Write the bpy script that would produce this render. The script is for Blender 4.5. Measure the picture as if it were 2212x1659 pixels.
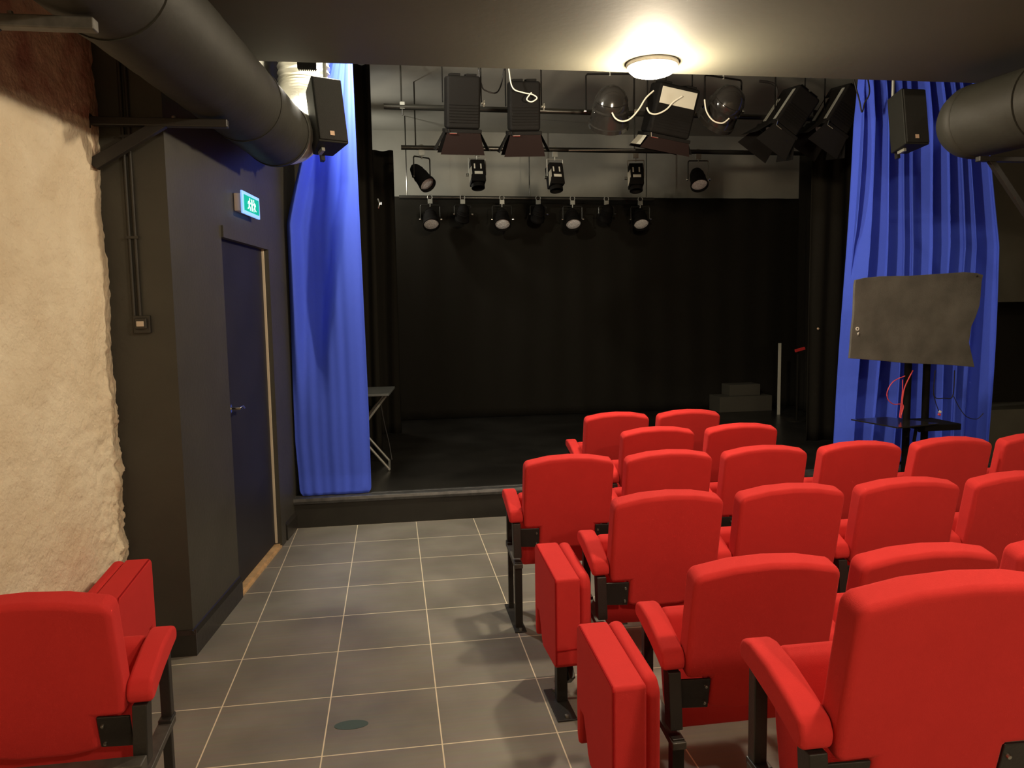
import bpy, bmesh, math, random
from mathutils import Vector, Matrix, noise
from math import sin, cos, tan, pi, radians as RAD
for o in list(bpy.data.objects): bpy.data.objects.remove(o, do_unlink=True)
S = bpy.context.scene
C = S.collection
random.seed(7)

# ---------------------------------------------------------------- camera
W, H = 2212, 1659
FPX, YAW, PITCH, ROLL = 1671.7, 0.15257, 0.0997, -0.01629
CAM = Vector((1.2086, -5.974, 1.6635))
fwd = Vector((sin(YAW)*cos(PITCH), cos(YAW)*cos(PITCH), -sin(PITCH)))
r0 = Vector((cos(YAW), -sin(YAW), 0)); u0 = r0.cross(fwd)
rt = r0*cos(ROLL)+u0*sin(ROLL); up = -r0*sin(ROLL)+u0*cos(ROLL)
cd = bpy.data.cameras.new('camera'); cam = bpy.data.objects.new('camera', cd); C.objects.link(cam)
cam.matrix_world = Matrix(((rt.x, up.x, -fwd.x, CAM.x), (rt.y, up.y, -fwd.y, CAM.y), (rt.z, up.z, -fwd.z, CAM.z), (0, 0, 0, 1)))
cd.sensor_width = 36; cd.lens = 36*FPX/W; cd.clip_start = .02; cd.clip_end = 60
S.camera = cam
def at(x, y, X=None, Y=None, Z=None):
    """world point on a given plane seen at photo position x, y (used while surveying the room)"""
    d = rt*((x-W/2)/FPX)+up*((H/2-y)/FPX)+fwd
    if X is not None: t = (X-CAM.x)/d.x
    elif Y is not None: t = (Y-CAM.y)/d.y
    else: t = (Z-CAM.z)/d.z
    return CAM+d*t

# ---------------------------------------------------------------- world, light, exposure
wd = bpy.data.worlds.new('world'); S.world = wd; wd.use_nodes = True
wd.node_tree.nodes['Background'].inputs[0].default_value = (.5, .45, .36, 1)
wd.node_tree.nodes['Background'].inputs[1].default_value = 0.012
S.view_settings.view_transform = 'Standard'; S.view_settings.look = 'None'
S.view_settings.gamma = 1; S.view_settings.use_curve_mapping = False
S.view_settings.exposure = 0.38
CEIL = 3.10            # auditorium ceiling
EDGE = -1.17           # where that ceiling stops in front of the stage
HIGH = 3.95            # stage ceiling
STG = .235             # stage floor
# ceiling domes (x, y, power); the first is in view
LAMPS = [(2.80, -1.36, 112), (2.80, -4.30, 62), (5.9, -4.3, 18), (2.5, -7.3, 95)]
WARM = (1.0, .83, .60)
VOID = (0.84, -.46, 3.58)   # work light in the gap between the ceiling and the stage

# ---------------------------------------------------------------- materials
def mat(name, col, rough=.6, metal=0, spec=.5, bump=0, bscale=60, var=0, vscale=3, emit=None, estr=0, sheen=0, coat=0):
    m = bpy.data.materials.new(name); m.use_nodes = True; nt = m.node_tree; b = nt.nodes['Principled BSDF']
    b.inputs['Base Color'].default_value = (*col, 1); b.inputs['Roughness'].default_value = rough
    b.inputs['Metallic'].default_value = metal; b.inputs['Specular IOR Level'].default_value = spec
    if sheen:
        b.inputs['Sheen Weight'].default_value = sheen; b.inputs['Sheen Roughness'].default_value = .45
        b.inputs['Sheen Tint'].default_value = (*[min(1, c*1.3+.05) for c in col], 1)
    if coat: b.inputs['Coat Weight'].default_value = coat
    tc = nt.nodes.new('ShaderNodeTexCoord')
    if bump:
        n = nt.nodes.new('ShaderNodeTexNoise'); n.inputs['Scale'].default_value = bscale; n.inputs['Detail'].default_value = 4
        bp = nt.nodes.new('ShaderNodeBump'); bp.inputs['Strength'].default_value = bump; bp.inputs['Distance'].default_value = .01
        nt.links.new(tc.outputs['Object'], n.inputs['Vector']); nt.links.new(n.outputs['Fac'], bp.inputs['Height'])
        nt.links.new(bp.outputs['Normal'], b.inputs['Normal'])
    if var:
        n = nt.nodes.new('ShaderNodeTexNoise'); n.inputs['Scale'].default_value = vscale; n.inputs['Detail'].default_value = 6
        r = nt.nodes.new('ShaderNodeValToRGB'); r.color_ramp.elements[0].position = .3; r.color_ramp.elements[1].position = .72
        r.color_ramp.elements[0].color = (*[c*(1-var) for c in col], 1); r.color_ramp.elements[1].color = (*[min(1, c*(1+var)) for c in col], 1)
        nt.links.new(tc.outputs['Object'], n.inputs['Vector']); nt.links.new(n.outputs['Fac'], r.inputs['Fac'])
        nt.links.new(r.outputs['Color'], b.inputs['Base Color'])
    if emit:
        b.inputs['Emission Color'].default_value = (*emit, 1); b.inputs['Emission Strength'].default_value = estr
    return m
M = {}
M['red'] = mat('red_fabric', (.60, .036, .034), .9, spec=.10, bump=.12, bscale=420, var=.03, vscale=9, sheen=.35)
M['seam'] = mat('red_seam', (.33, .008, .010), .9, spec=.1)
M['black_metal'] = mat('black_metal', (.017, .015, .013), .42, spec=.5, bump=.08, bscale=150)
M['worn_metal'] = mat('worn_metal', (.09, .085, .075), .5, metal=.4, spec=.5, var=.3, vscale=25)
M['screw'] = mat('screw', (.5, .5, .45), .3, metal=1)
M['wall_black'] = mat('black_wall_paint', (.050, .047, .037), .5, spec=.4, bump=.12, bscale=45, var=.10, vscale=4)
M['base'] = mat('black_gloss_paint', (.024, .022, .018), .3, spec=.5, bump=.1, bscale=30)
M['door'] = mat('dark_door_paint', (.020, .019, .024), .5, spec=.25, var=.15, vscale=3)
M['wood'] = mat('bare_wood', (.58, .38, .19), .6, var=.25, vscale=14)
M['cream'] = mat('cream_edge', (.62, .53, .40), .6)
M['ceiling'] = mat('dark_ceiling_paint', (.105, .103, .080), .75, spec=.25, bump=.06, bscale=25, var=.07, vscale=1.3)
M['high_ceiling'] = mat('grey_stage_ceiling', (.42, .41, .36), .8, spec=.2, var=.08, vscale=2)
M['stage_wall'] = mat('grey_stage_wall', (.36, .35, .30), .8, spec=.2, var=.12, vscale=2)
M['right_wall'] = mat('grey_side_wall', (.085, .080, .060), .7, spec=.3, bump=.1, bscale=30, var=.12, vscale=3)
M['stage_floor'] = mat('black_stage_floor', (.016, .015, .013), .33, spec=.5, bump=.03, bscale=20, var=.45, vscale=2.2)
M['stage_face'] = mat('black_stage_face', (.020, .019, .015), .45, spec=.45, bump=.08, bscale=30, var=.2, vscale=5)
M['nosing'] = mat('stage_nosing', (.10, .10, .10), .35, metal=.5, spec=.5, var=.3, vscale=20)
M['drape'] = mat('black_drape', (.0135, .0120, .0090), .95, spec=.1, bump=.2, bscale=200)
M['blue'] = mat('blue_fabric', (.070, .125, .74), .85, spec=.12, bump=.12, bscale=350, sheen=.25)
M['duct'] = mat('black_duct_paint', (.027, .026, .020), .62, spec=.28, bump=.1, bscale=35, var=.12, vscale=5)
M['foil'] = mat('foil', (.80, .78, .70), .38, metal=.75, bump=.2, bscale=50)
M['speaker'] = mat('speaker_cabinet', (.015, .015, .012), .65, spec=.25, bump=.1, bscale=300)
M['grille'] = mat('speaker_grille', (.016, .015, .012), .65, spec=.3, bump=.5, bscale=500)
M['badge'] = mat('badge', (.60, .42, .28), .5)
M['fix'] = mat('fixture_black', (.0065, .0057, .005), .75, spec=.10, bump=.06, bscale=120)
M['fix_gloss'] = mat('fixture_gloss', (.020, .018, .016), .14, spec=.6)
M['fix_red'] = mat('fixture_brown', (.013, .007, .006), .7, spec=.12)
M['fix_grey'] = mat('fixture_grey', (.30, .30, .26), .45, metal=.3, spec=.5)
M['fix_pale'] = mat('fixture_pale', (.62, .60, .50), .5, metal=.2)
M['lens'] = mat('lens', (.85, .80, .80), .35, spec=.6, bump=1.0, bscale=90, var=.3, vscale=80)
M['pipe'] = mat('lighting_bar', (.06, .058, .05), .28, metal=.7)
M['chrome'] = mat('chrome', (.8, .8, .75), .15, metal=1)
M['white_cable'] = mat('white_cable', (.75, .72, .6), .5)
M['black_cable'] = mat('black_cable', (.015, .013, .012), .5)
M['red_cable'] = mat('red_cable', (.75, .07, .08), .5)
M['felt'] = mat('grey_black_cloth', (.115, .109, .096), .95, spec=.1, bump=.3, bscale=120, var=.25, vscale=5)
M['table'] = mat('grey_table_top', (.11, .12, .12), .4, spec=.5)
M['leg_grey'] = mat('grey_table_leg', (.33, .33, .30), .4, metal=.4)
M['step'] = mat('dark_grey_step', (.060, .055, .042), .8, spec=.2)
M['plastic'] = mat('beige_plastic', (.60, .50, .40), .5)
M['switch_black'] = mat('painted_switch', (.030, .027, .021), .5)
M['white'] = mat('white_plastic', (.8, .78, .72), .5)
M['lamp'] = mat('lamp_dome', (.9, .88, .8), .4, emit=WARM, estr=36)
M['lampbase'] = mat('lamp_base', (.7, .68, .6), .5)
M['teal'] = mat('teal_stain', (.065, .10, .085), .5)
M['sign_blue'] = mat('sign_edge', (.25, .45, .8), .3, emit=(.20, .42, 1.0), estr=.9)
M['sign_green'] = mat('sign_green', (.0, .3, .18), .3, emit=(.0, .30, .17), estr=.9)
M['sign_white'] = mat('sign_white', (.8, 1, .95), .3, emit=(.62, 1.0, .88), estr=1.5)

def floor_mat():
    m = bpy.data.materials.new('dark_floor_tiles'); m.use_nodes = True; nt = m.node_tree; b = nt.nodes['Principled BSDF']
    N = nt.nodes.new; L = nt.links.new
    tc = N('ShaderNodeTexCoord'); sp = N('ShaderNodeSeparateXYZ'); L(tc.outputs['Object'], sp.inputs[0])
    def line(sock, w):
        d = N('ShaderNodeMath'); d.operation = 'DIVIDE'; d.inputs[1].default_value = .45; L(sock, d.inputs[0])
        p = N('ShaderNodeMath'); p.operation = 'PINGPONG'; p.inputs[1].default_value = .5; L(d.outputs[0], p.inputs[0])
        l = N('ShaderNodeMath'); l.operation = 'LESS_THAN'; l.inputs[1].default_value = w/.9; L(p.outputs[0], l.inputs[0]); return l.outputs[0]
    a = line(sp.outputs[0], .0052); c = line(sp.outputs[1], .0058)
    mx = N('ShaderNodeMath'); mx.operation = 'MAXIMUM'; L(a, mx.inputs[0]); L(c, mx.inputs[1])
    n = N('ShaderNodeTexNoise'); n.inputs['Scale'].default_value = 2.6; n.inputs['Detail'].default_value = 7; L(tc.outputs['Object'], n.inputs['Vector'])
    r = N('ShaderNodeValToRGB'); r.color_ramp.elements[0].position = .28; r.color_ramp.elements[1].position = .75
    r.color_ramp.elements[0].color = (.19, .176, .148, 1); r.color_ramp.elements[1].color = (.30, .278, .236, 1); L(n.outputs['Fac'], r.inputs['Fac'])
    mp = N('ShaderNodeMapping'); mp.inputs['Scale'].default_value = (1.2, 22, 1); L(tc.outputs['Object'], mp.inputs[0])
    n2 = N('ShaderNodeTexNoise'); n2.inputs['Scale'].default_value = 3; n2.inputs['Detail'].default_value = 5; L(mp.outputs[0], n2.inputs['Vector'])
    # thin brushed streaks across each tile
    mm = N('ShaderNodeMixRGB'); mm.blend_type = 'MULTIPLY'; mm.inputs[0].default_value = .25; L(r.outputs[0], mm.inputs[1]); L(n2.outputs['Color'], mm.inputs[2])
    g = N('ShaderNodeMixRGB'); g.inputs[2].default_value = (.80, .70, .52, 1); L(mx.outputs[0], g.inputs[0]); L(mm.outputs[0], g.inputs[1])
    L(g.outputs[0], b.inputs['Base Color'])
    rr = N('ShaderNodeMapRange'); rr.inputs[3].default_value = .36; rr.inputs[4].default_value = .52; L(n.outputs['Fac'], rr.inputs[0]); L(rr.outputs[0], b.inputs['Roughness'])
    bp = N('ShaderNodeBump'); bp.inputs['Strength'].default_value = .25; bp.inputs['Distance'].default_value = .002; bp.invert = True
    L(mx.outputs[0], bp.inputs['Height']); L(bp.outputs[0], b.inputs['Normal']); return m
M['floor'] = floor_mat()

def plaster_mat():
    m = bpy.data.materials.new('rough_cream_plaster'); m.use_nodes = True; nt = m.node_tree; b = nt.nodes['Principled BSDF']
    N = nt.nodes.new; L = nt.links.new
    tc = N('ShaderNodeTexCoord'); sp = N('ShaderNodeSeparateXYZ'); L(tc.outputs['Object'], sp.inputs[0])
    n = N('ShaderNodeTexNoise'); n.inputs['Scale'].default_value = 3.2; n.inputs['Detail'].default_value = 6; L(tc.outputs['Object'], n.inputs['Vector'])
    cr = N('ShaderNodeValToRGB'); cr.color_ramp.elements[0].color = (.72, .59, .41, 1); cr.color_ramp.elements[1].color = (.86, .75, .56, 1)
    cr.color_ramp.elements[0].position = .3; cr.color_ramp.elements[1].position = .65; L(n.outputs['Fac'], cr.inputs['Fac'])
    # brown paint band above about 2.49 m, with an uneven lower edge
    ad = N('ShaderNodeMath'); ad.operation = 'MULTIPLY_ADD'; ad.inputs[1].default_value = .16; L(n.outputs['Fac'], ad.inputs[0]); L(sp.outputs[2], ad.inputs[2])
    mr = N('ShaderNodeMapRange'); mr.inputs[1].default_value = 2.555; mr.inputs[2].default_value = 2.575; L(ad.outputs[0], mr.inputs[0])
    n3 = N('ShaderNodeTexNoise'); n3.inputs['Scale'].default_value = 5; n3.inputs['Detail'].default_value = 8; L(tc.outputs['Object'], n3.inputs['Vector'])
    br = N('ShaderNodeValToRGB'); br.color_ramp.elements[0].color = (.40, .20, .15, 1); br.color_ramp.elements[1].color = (.66, .48, .33, 1)
    br.color_ramp.elements[0].position = .35; br.color_ramp.elements[1].position = .6; L(n3.outputs['Fac'], br.inputs['Fac'])
    mx = N('ShaderNodeMixRGB'); L(mr.outputs[0], mx.inputs[0]); L(cr.outputs[0], mx.inputs[1]); L(br.outputs[0], mx.inputs[2])
    # brown smear running down beside the corner (a stain with its own outline)
    my = N('ShaderNodeMath'); my.operation = 'COMPARE'; my.inputs[1].default_value = -2.225; my.inputs[2].default_value = .035
    wy = N('ShaderNodeMath'); wy.operation = 'MULTIPLY_ADD'; wy.inputs[1].default_value = .10; L(n3.outputs['Fac'], wy.inputs[0]); L(sp.outputs[1], wy.inputs[2])
    ay = N('ShaderNodeMath'); ay.operation = 'SUBTRACT'; ay.inputs[1].default_value = .05; L(wy.outputs[0], ay.inputs[0]); L(ay.outputs[0], my.inputs[0])
    gz = N('ShaderNodeMath'); gz.operation = 'GREATER_THAN'; gz.inputs[1].default_value = 2.30; L(sp.outputs[2], gz.inputs[0])
    mz = N('ShaderNodeMath'); mz.operation = 'MULTIPLY'; L(my.outputs[0], mz.inputs[0]); L(gz.outputs[0], mz.inputs[1])
    mh = N('ShaderNodeMath'); mh.operation = 'MULTIPLY'; mh.inputs[1].default_value = .7; L(mz.outputs[0], mh.inputs[0])
    m2 = N('ShaderNodeMixRGB'); m2.inputs[2].default_value = (.33, .20, .13, 1); L(mh.outputs[0], m2.inputs[0]); L(mx.outputs[0], m2.inputs[1])
    L(m2.outputs[0], b.inputs['Base Color']); b.inputs['Roughness'].default_value = .8; b.inputs['Specular IOR Level'].default_value = .25
    n4 = N('ShaderNodeTexNoise'); n4.inputs['Scale'].default_value = 55; n4.inputs['Detail'].default_value = 5; L(tc.outputs['Object'], n4.inputs['Vector'])
    bp = N('ShaderNodeBump'); bp.inputs['Strength'].default_value = .75; bp.inputs['Distance'].default_value = .010
    L(n4.outputs['Fac'], bp.inputs['Height']); L(bp.outputs[0], b.inputs['Normal']); return m
M['plaster'] = plaster_mat()

# ---------------------------------------------------------------- mesh helpers
class MB:
    def __init__(s): s.bm = bmesh.new()
    def box(s, a, b, mtx=None):
        vs = [s.bm.verts.new((x, y, z)) for x in (a[0], b[0]) for y in (a[1], b[1]) for z in (a[2], b[2])]
        if mtx: [setattr(v, 'co', mtx @ v.co) for v in vs]
        for f in ((0, 1, 3, 2), (4, 6, 7, 5), (0, 4, 5, 1), (2, 3, 7, 6), (0, 2, 6, 4), (1, 5, 7, 3)): s.bm.faces.new([vs[i] for i in f])
        return s
    def prism(s, pts, fn, t0, t1):
        """closed outline pts (2D) swept from t0 to t1; fn(u, v, t) -> 3D"""
        A = [s.bm.verts.new(fn(u, v, t0)) for u, v in pts]; B = [s.bm.verts.new(fn(u, v, t1)) for u, v in pts]
        n = len(pts); s.bm.faces.new(A); s.bm.faces.new(B[::-1])
        for i in range(n): s.bm.faces.new((A[i], B[i], B[(i+1) % n], A[(i+1) % n]))
        return s
    def tube(s, path, r, seg=10, cap=True):
        path = [Vector(p) for p in path]; rings = []
        for i, p in enumerate(path):
            d = (path[min(i+1, len(path)-1)]-path[max(i-1, 0)]).normalized()
            ref = Vector((0, 0, 1)) if abs(d.z) < .9 else Vector((1, 0, 0))
            a = d.cross(ref).normalized(); b = d.cross(a).normalized()
            if i:
                # keep rings aligned with the previous ring
                a = (pa-d*pa.dot(d)).normalized(); b = d.cross(a).normalized()
            pa = a; rr = r(i/(len(path)-1)) if callable(r) else r
            rings.append([s.bm.verts.new(p+a*cos(2*pi*k/seg)*rr+b*sin(2*pi*k/seg)*rr) for k in range(seg)])
        for q, w in zip(rings, rings[1:]):
            for k in range(seg): s.bm.faces.new((q[k], q[(k+1) % seg], w[(k+1) % seg], w[k]))
        if cap: s.bm.faces.new(rings[0][::-1]); s.bm.faces.new(rings[-1])
        return s
    def lathe(s, prof, mtx=None, seg=24):
        """profile (r, z) turned about z"""
        mtx = mtx or Matrix(); rings = []
        for r, z in prof:
            if r < 1e-5: rings.append([s.bm.verts.new(mtx @ Vector((0, 0, z)))])
            else: rings.append([s.bm.verts.new(mtx @ Vector((r*cos(2*pi*k/seg), r*sin(2*pi*k/seg), z))) for k in range(seg)])
        for q, w in zip(rings, rings[1:]):
            for k in range(seg):
                a, b, c, d = q[k % len(q)], q[(k+1) % seg % len(q)], w[(k+1) % seg % len(w)], w[k % len(w)]
                vs = []
                for v in (a, b, c, d):
                    if v not in vs: vs.append(v)
                if len(vs) > 2: s.bm.faces.new(vs)
        return s
    def grid(s, nu, nv, fn):
        V = [[s.bm.verts.new(fn(i/nu, j/nv)) for j in range(nv+1)] for i in range(nu+1)]
        for i in range(nu):
            for j in range(nv): s.bm.faces.new((V[i][j], V[i+1][j], V[i+1][j+1], V[i][j+1]))
        return s
    def build(s, name, m, parent=None, smooth=False, bevel=0, seg=3, solid=0):
        me = bpy.data.meshes.new(name); bmesh.ops.recalc_face_normals(s.bm, faces=s.bm.faces); s.bm.to_mesh(me); s.bm.free()
        me.materials.append(M[m] if isinstance(m, str) else m)
        o = bpy.data.objects.new(name, me); C.objects.link(o)
        if smooth or bevel:
            for p in me.polygons: p.use_smooth = True
        if solid:
            q = o.modifiers.new('solid', 'SOLIDIFY'); q.thickness = solid; q.offset = 0
        if bevel:
            q = o.modifiers.new('bevel', 'BEVEL'); q.width = bevel; q.segments = seg; q.limit_method = 'ANGLE'; q.angle_limit = RAD(30); q.harden_normals = True
        elif smooth:
            me.set_sharp_from_angle(angle=RAD(40))
        if parent: o.parent = parent
        return o
def tag(o, label, cat, group=None, kind=None):
    o['label'] = label; o['category'] = cat
    if group: o['group'] = group
    if kind: o['kind'] = kind
    return o
def thing(name, label, cat, loc=(0, 0, 0), rot=(0, 0, 0), group=None):
    o = bpy.data.objects.new(name, None); C.objects.link(o); o.location = loc; o.rotation_euler = rot; o.empty_display_size = .1
    return tag(o, label, cat, group)
def struct(o): o['kind'] = 'structure'; return o
def copy_tree(o, parent=None):
    c = o.copy(); C.objects.link(c)
    if parent: c.parent = parent
    for ch in [q for q in bpy.data.objects if q.parent == o]: copy_tree(ch, c)
    return c
def T(x, y, z): return Matrix.Translation((x, y, z))
def RX(a): return Matrix.Rotation(a, 4, 'X')
def RY(a): return Matrix.Rotation(a, 4, 'Y')
def RZ(a): return Matrix.Rotation(a, 4, 'Z')
XY = lambda u, v, t: Vector((u, v, t))
YZ = lambda u, v, t: Vector((t, u, v))
XZ = lambda u, v, t: Vector((u, t, v))

# ---------------------------------------------------------------- the room
SK = .104                                    # the left wall runs slightly skew
wx = lambda y: .208+SK*(y+2.15)              # surface of the black left wall
px = lambda y: -.060+SK*(y+2.15)             # surface of the plastered left wall
struct(MB().box((-1.2, -8.6, -.1), (8.2, 0.0, 0)).build('floor', 'floor'))
struct(MB().box((1.62, -8.55, .0), (8.1, -4.12, .23)).build('trim_1', 'floor'))      # raised tier under the back row
o = MB().box((-1.2, -8.6, CEIL), (8.2, EDGE, CEIL+.2)).build('ceiling', 'ceiling'); struct(o)
struct(MB().box((-1.2, EDGE-.6, HIGH), (8.2, 4.8, HIGH+.1)).build('ceiling_stage', 'high_ceiling'))
struct(MB().box((-1.2, EDGE-.7, CEIL+.2), (8.2, EDGE-.6, HIGH+.1)).build('trim_2', 'ceiling'))
struct(MB().box((-1.2, -8.7, -.1), (8.2, -8.6, 3.3)).build('wall_back', 'plaster'))
struct(MB().box((8.1, -8.6, -.1), (8.2, 4.8, HIGH)).build('wall_right', 'right_wall'))
struct(MB().box((-1.2, 4.4, 0), (8.2, 4.5, HIGH)).build('wall_front', 'stage_wall'))
# black left wall with the door opening
D0, D1, DH = -1.405, -.445, 2.105
def lw(y0, y1, z0, z1, mb):
    mb.prism([(-.9, y0), (wx(y0), y0), (wx(y1), y1), (-.9, y1)], XY, z0, z1)
w = MB(); lw(-2.15, D0, 0, CEIL, w); lw(D0, D1, DH, HIGH, w); lw(D1, 4.4, 0, HIGH, w); lw(-2.15+.01, D0, CEIL+.21, HIGH, w)
struct(w.build('wall_left', 'wall_black'))
# rough plastered wall, displaced mesh
def plaster(u, v):
    s = (u**1.9)*6.4; z = v*CEIL; y = -2.15-s; x = px(y)
    p = Vector((s, z, 0))
    d = .010*noise.fractal(p*3.0, 1.0, 2.0, 4)+.004*noise.noise(p*22)+.0045*noise.noise(Vector((s*60, z*28, 1)))-.010*max(0, noise.noise(Vector((s*26, z*17, 3)))-.28)
    near = max(0, 1-s/.34); low = max(0, min(1, (1.75-z)/1.0))
    d += near**.7*(.25+low)*(.016*noise.fractal(p*13, 1.0, 2.0, 4)+.010*noise.noise(p*34))
    if s < .05: d -= .012*(1-s/.05)
    d += .008*noise.noise(Vector((0, z*2.2, 5)))
    return Vector((x+d, y, z))
struct(MB().grid(240, 290, plaster).build('wall_left_plaster', 'plaster', smooth=True, solid=0))
bpy.data.objects['wall_left_plaster'].name = 'wall_left_near'
# base boards
def bb(y0, y1, name, mb=None):
    m = mb or MB()
    prof = [(0, 0), (.017, 0), (.017, .105), (.006, .125), (0, .128)]
    A = [m.bm.verts.new((wx(y0)+a, y0, z)) for a, z in prof]; B = [m.bm.verts.new((wx(y1)+a, y1, z)) for a, z in prof]
    n = 5; m.bm.faces.new(A); m.bm.faces.new(B[::-1])
    for i in range(n): m.bm.faces.new((A[i], B[i], B[(i+1) % n], A[(i+1) % n]))
    if mb is None: struct(m.build(name, 'base'))
bb(-2.165, D0+.0, 'baseboard_left'); bb(D1+.14, -.005, 'baseboard_left_far')
struct(MB().prism([(-2.167, 0), (-2.15, 0), (-2.15, .128), (-2.156, .125), (-2.167, .105)], YZ, px(-2.15)+.005, wx(-2.15)+.017).build('baseboard_front', 'base'))
# door: leaf, lever, frame, cream gap edge, wooden sill
dr = MB(); ang = math.atan(SK)
def dbox(mb, y0, y1, z0, z1, d0, d1):       # d0, d1: distance in front of the wall surface
    mb.prism([(wx(y0)+d0, y0), (wx(y0)+d1, y0), (wx(y1)+d1, y1), (wx(y1)+d0, y1)], XY, z0, z1)
dbox(dr, D0+.006, D1-.03, .035, DH-.03, -.075, -.030)
door = struct(dr.build('door_1', 'door'))
q = MB(); dbox(q, D1-.030, D1-.018, .035, DH-.03, -.075, -.016); q.build('door_edge', 'cream', door)
q = MB(); dbox(q, D0, D1, DH-.03, DH+.035, -.08, .012); dbox(q, D1-.012, D1+.11, 0, DH+.035, -.08, .012); q.build('door_frame', 'wall_black', door)
q = MB(); y = -1.315; q.tube([(wx(y)-.03, y, 1.10), (wx(y)+.028, y, 1.10), (wx(y)+.034, y+.02, 1.103), (wx(y)+.030, y+.06, 1.106), (wx(y)+.028, y+.11, 1.090)], .0085, 10)
q.lathe([(0, 0), (.024, 0), (.024, .008), (0, .008)], T(wx(y)-.03, y, 1.10) @ RY(pi/2)); q.build('door_handle', 'chrome', door, smooth=True)
sl = MB(); dbox(sl, D0+.002, D1+.005, .0, .024, -.085, -.001); dbox(sl, D0, D1-.01, 0, .012, -.02, .012); struct(sl.build('trim_3', 'wood'))
# wall on the right beyond the blue curtain, with a dark recess
RY0 = .32; zt_ = at(2190, 652, Y=RY0).z; zb_ = at(2190, 884, Y=RY0).z
rw = MB(); rw.box((6.30, RY0, 0), (8.1, .9, zb_)); rw.box((6.30, RY0, zt_), (8.1, .9, HIGH)); rw.box((6.30, .8, zb_), (8.1, .9, zt_))
struct(rw.build('wall_right_front', 'right_wall'))
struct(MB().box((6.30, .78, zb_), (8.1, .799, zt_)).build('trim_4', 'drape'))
# stage: deck, face, nosing
struct(MB().box((-.05, .03, 0), (6.29, .95, STG)).box((-.05, .95, 0), (7.9, 4.4, STG)).build('floor_stage', 'stage_floor'))
struct(MB().prism([(wx(0)+.0, 0.0), (6.38, 0.0), (6.38, .03), (wx(.03), .03)], XY, 0, STG-.035).build('trim_5', 'stage_face'))
ns = MB(); ns.prism([(-.022, STG-.045), (-.028, STG-.025), (-.022, STG-.002), (.0, STG+.002), (.045, STG+.002), (.045, STG-.045)], YZ, wx(0)-.01, 6.38)
ns.prism([(.045, STG), (.075, STG), (.075, STG+.004), (.045, STG+.004)], YZ, wx(0), 6.38); struct(ns.build('trim_6', 'nosing', bevel=.003))

# ---------------------------------------------------------------- lamps
def dome_lamp(x, y, p, first):
    t = thing('ceiling_lamp', '', 'lamp', (x, y, CEIL))
    MB().lathe([(0, 0), (.155, 0), (.158, -.012), (.150, -.022), (0, -.022)], seg=40).build('lamp_base', 'lampbase', t, smooth=True)
    MB().lathe([(.145, -.022), (.140, -.040), (.118, -.060), (.075, -.074), (0, -.080)], seg=40).build('diffuser', 'lamp', t, smooth=True)
    l = bpy.data.lights.new('bulb', 'POINT'); l.shadow_soft_size = .07; l.energy = p; l.color = WARM
    lo = bpy.data.objects.new('bulb', l); C.objects.link(lo); lo.location = (0, 0, -.155); lo.parent = t
    return t
LL = ['lit round white ceiling lamp near the ceiling edge, in front of the stage spotlights', 'round ceiling lamp above the middle seat rows, out of the frame overhead',
      'round ceiling lamp over the right end of the back rows', 'round ceiling lamp behind the viewer over the entrance']
for i, (x, y, p) in enumerate(LAMPS): dome_lamp(x, y, p, i == 0)['label'] = LL[i]
# work light above the ceiling edge: small floodlight on the left
t = thing('work_light', 'small floodlight above the foil duct, hidden by the ceiling edge', 'lamp', VOID)
MB().box((-.10, -.05, 0), (.10, .05, .06)).build('housing', 'fix', t, bevel=.008)
MB().tube([(0, 0, .05), (0, 0, HIGH-VOID[2])], .008).build('stem', 'black_metal', t)
l = bpy.data.lights.new('flood', 'POINT'); l.shadow_soft_size = .05; l.energy = 125; l.color = (1, .93, .78)
lo = bpy.data.objects.new('flood', l); C.objects.link(lo); lo.location = (0, 0, -.06); lo.parent = t

# stage work light high in the left wing, behind the first side drape
WING = (1.02, 3.22, 3.30)
t = thing('work_light', 'small floodlight in the left wing hidden behind the shorter side drape', 'lamp', WING)
MB().box((-.10, -.05, 0), (.10, .05, .06)).build('housing', 'fix', t, bevel=.008)
MB().tube([(0, 0, .05), (0, 0, HIGH-WING[2])], .008).build('stem', 'black_metal', t)
l = bpy.data.lights.new('flood', 'POINT'); l.shadow_soft_size = .05; l.energy = 26; l.color = (1, .95, .82)
lo = bpy.data.objects.new('flood', l); C.objects.link(lo); lo.location = (0, 0, -.06); lo.parent = t

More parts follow.
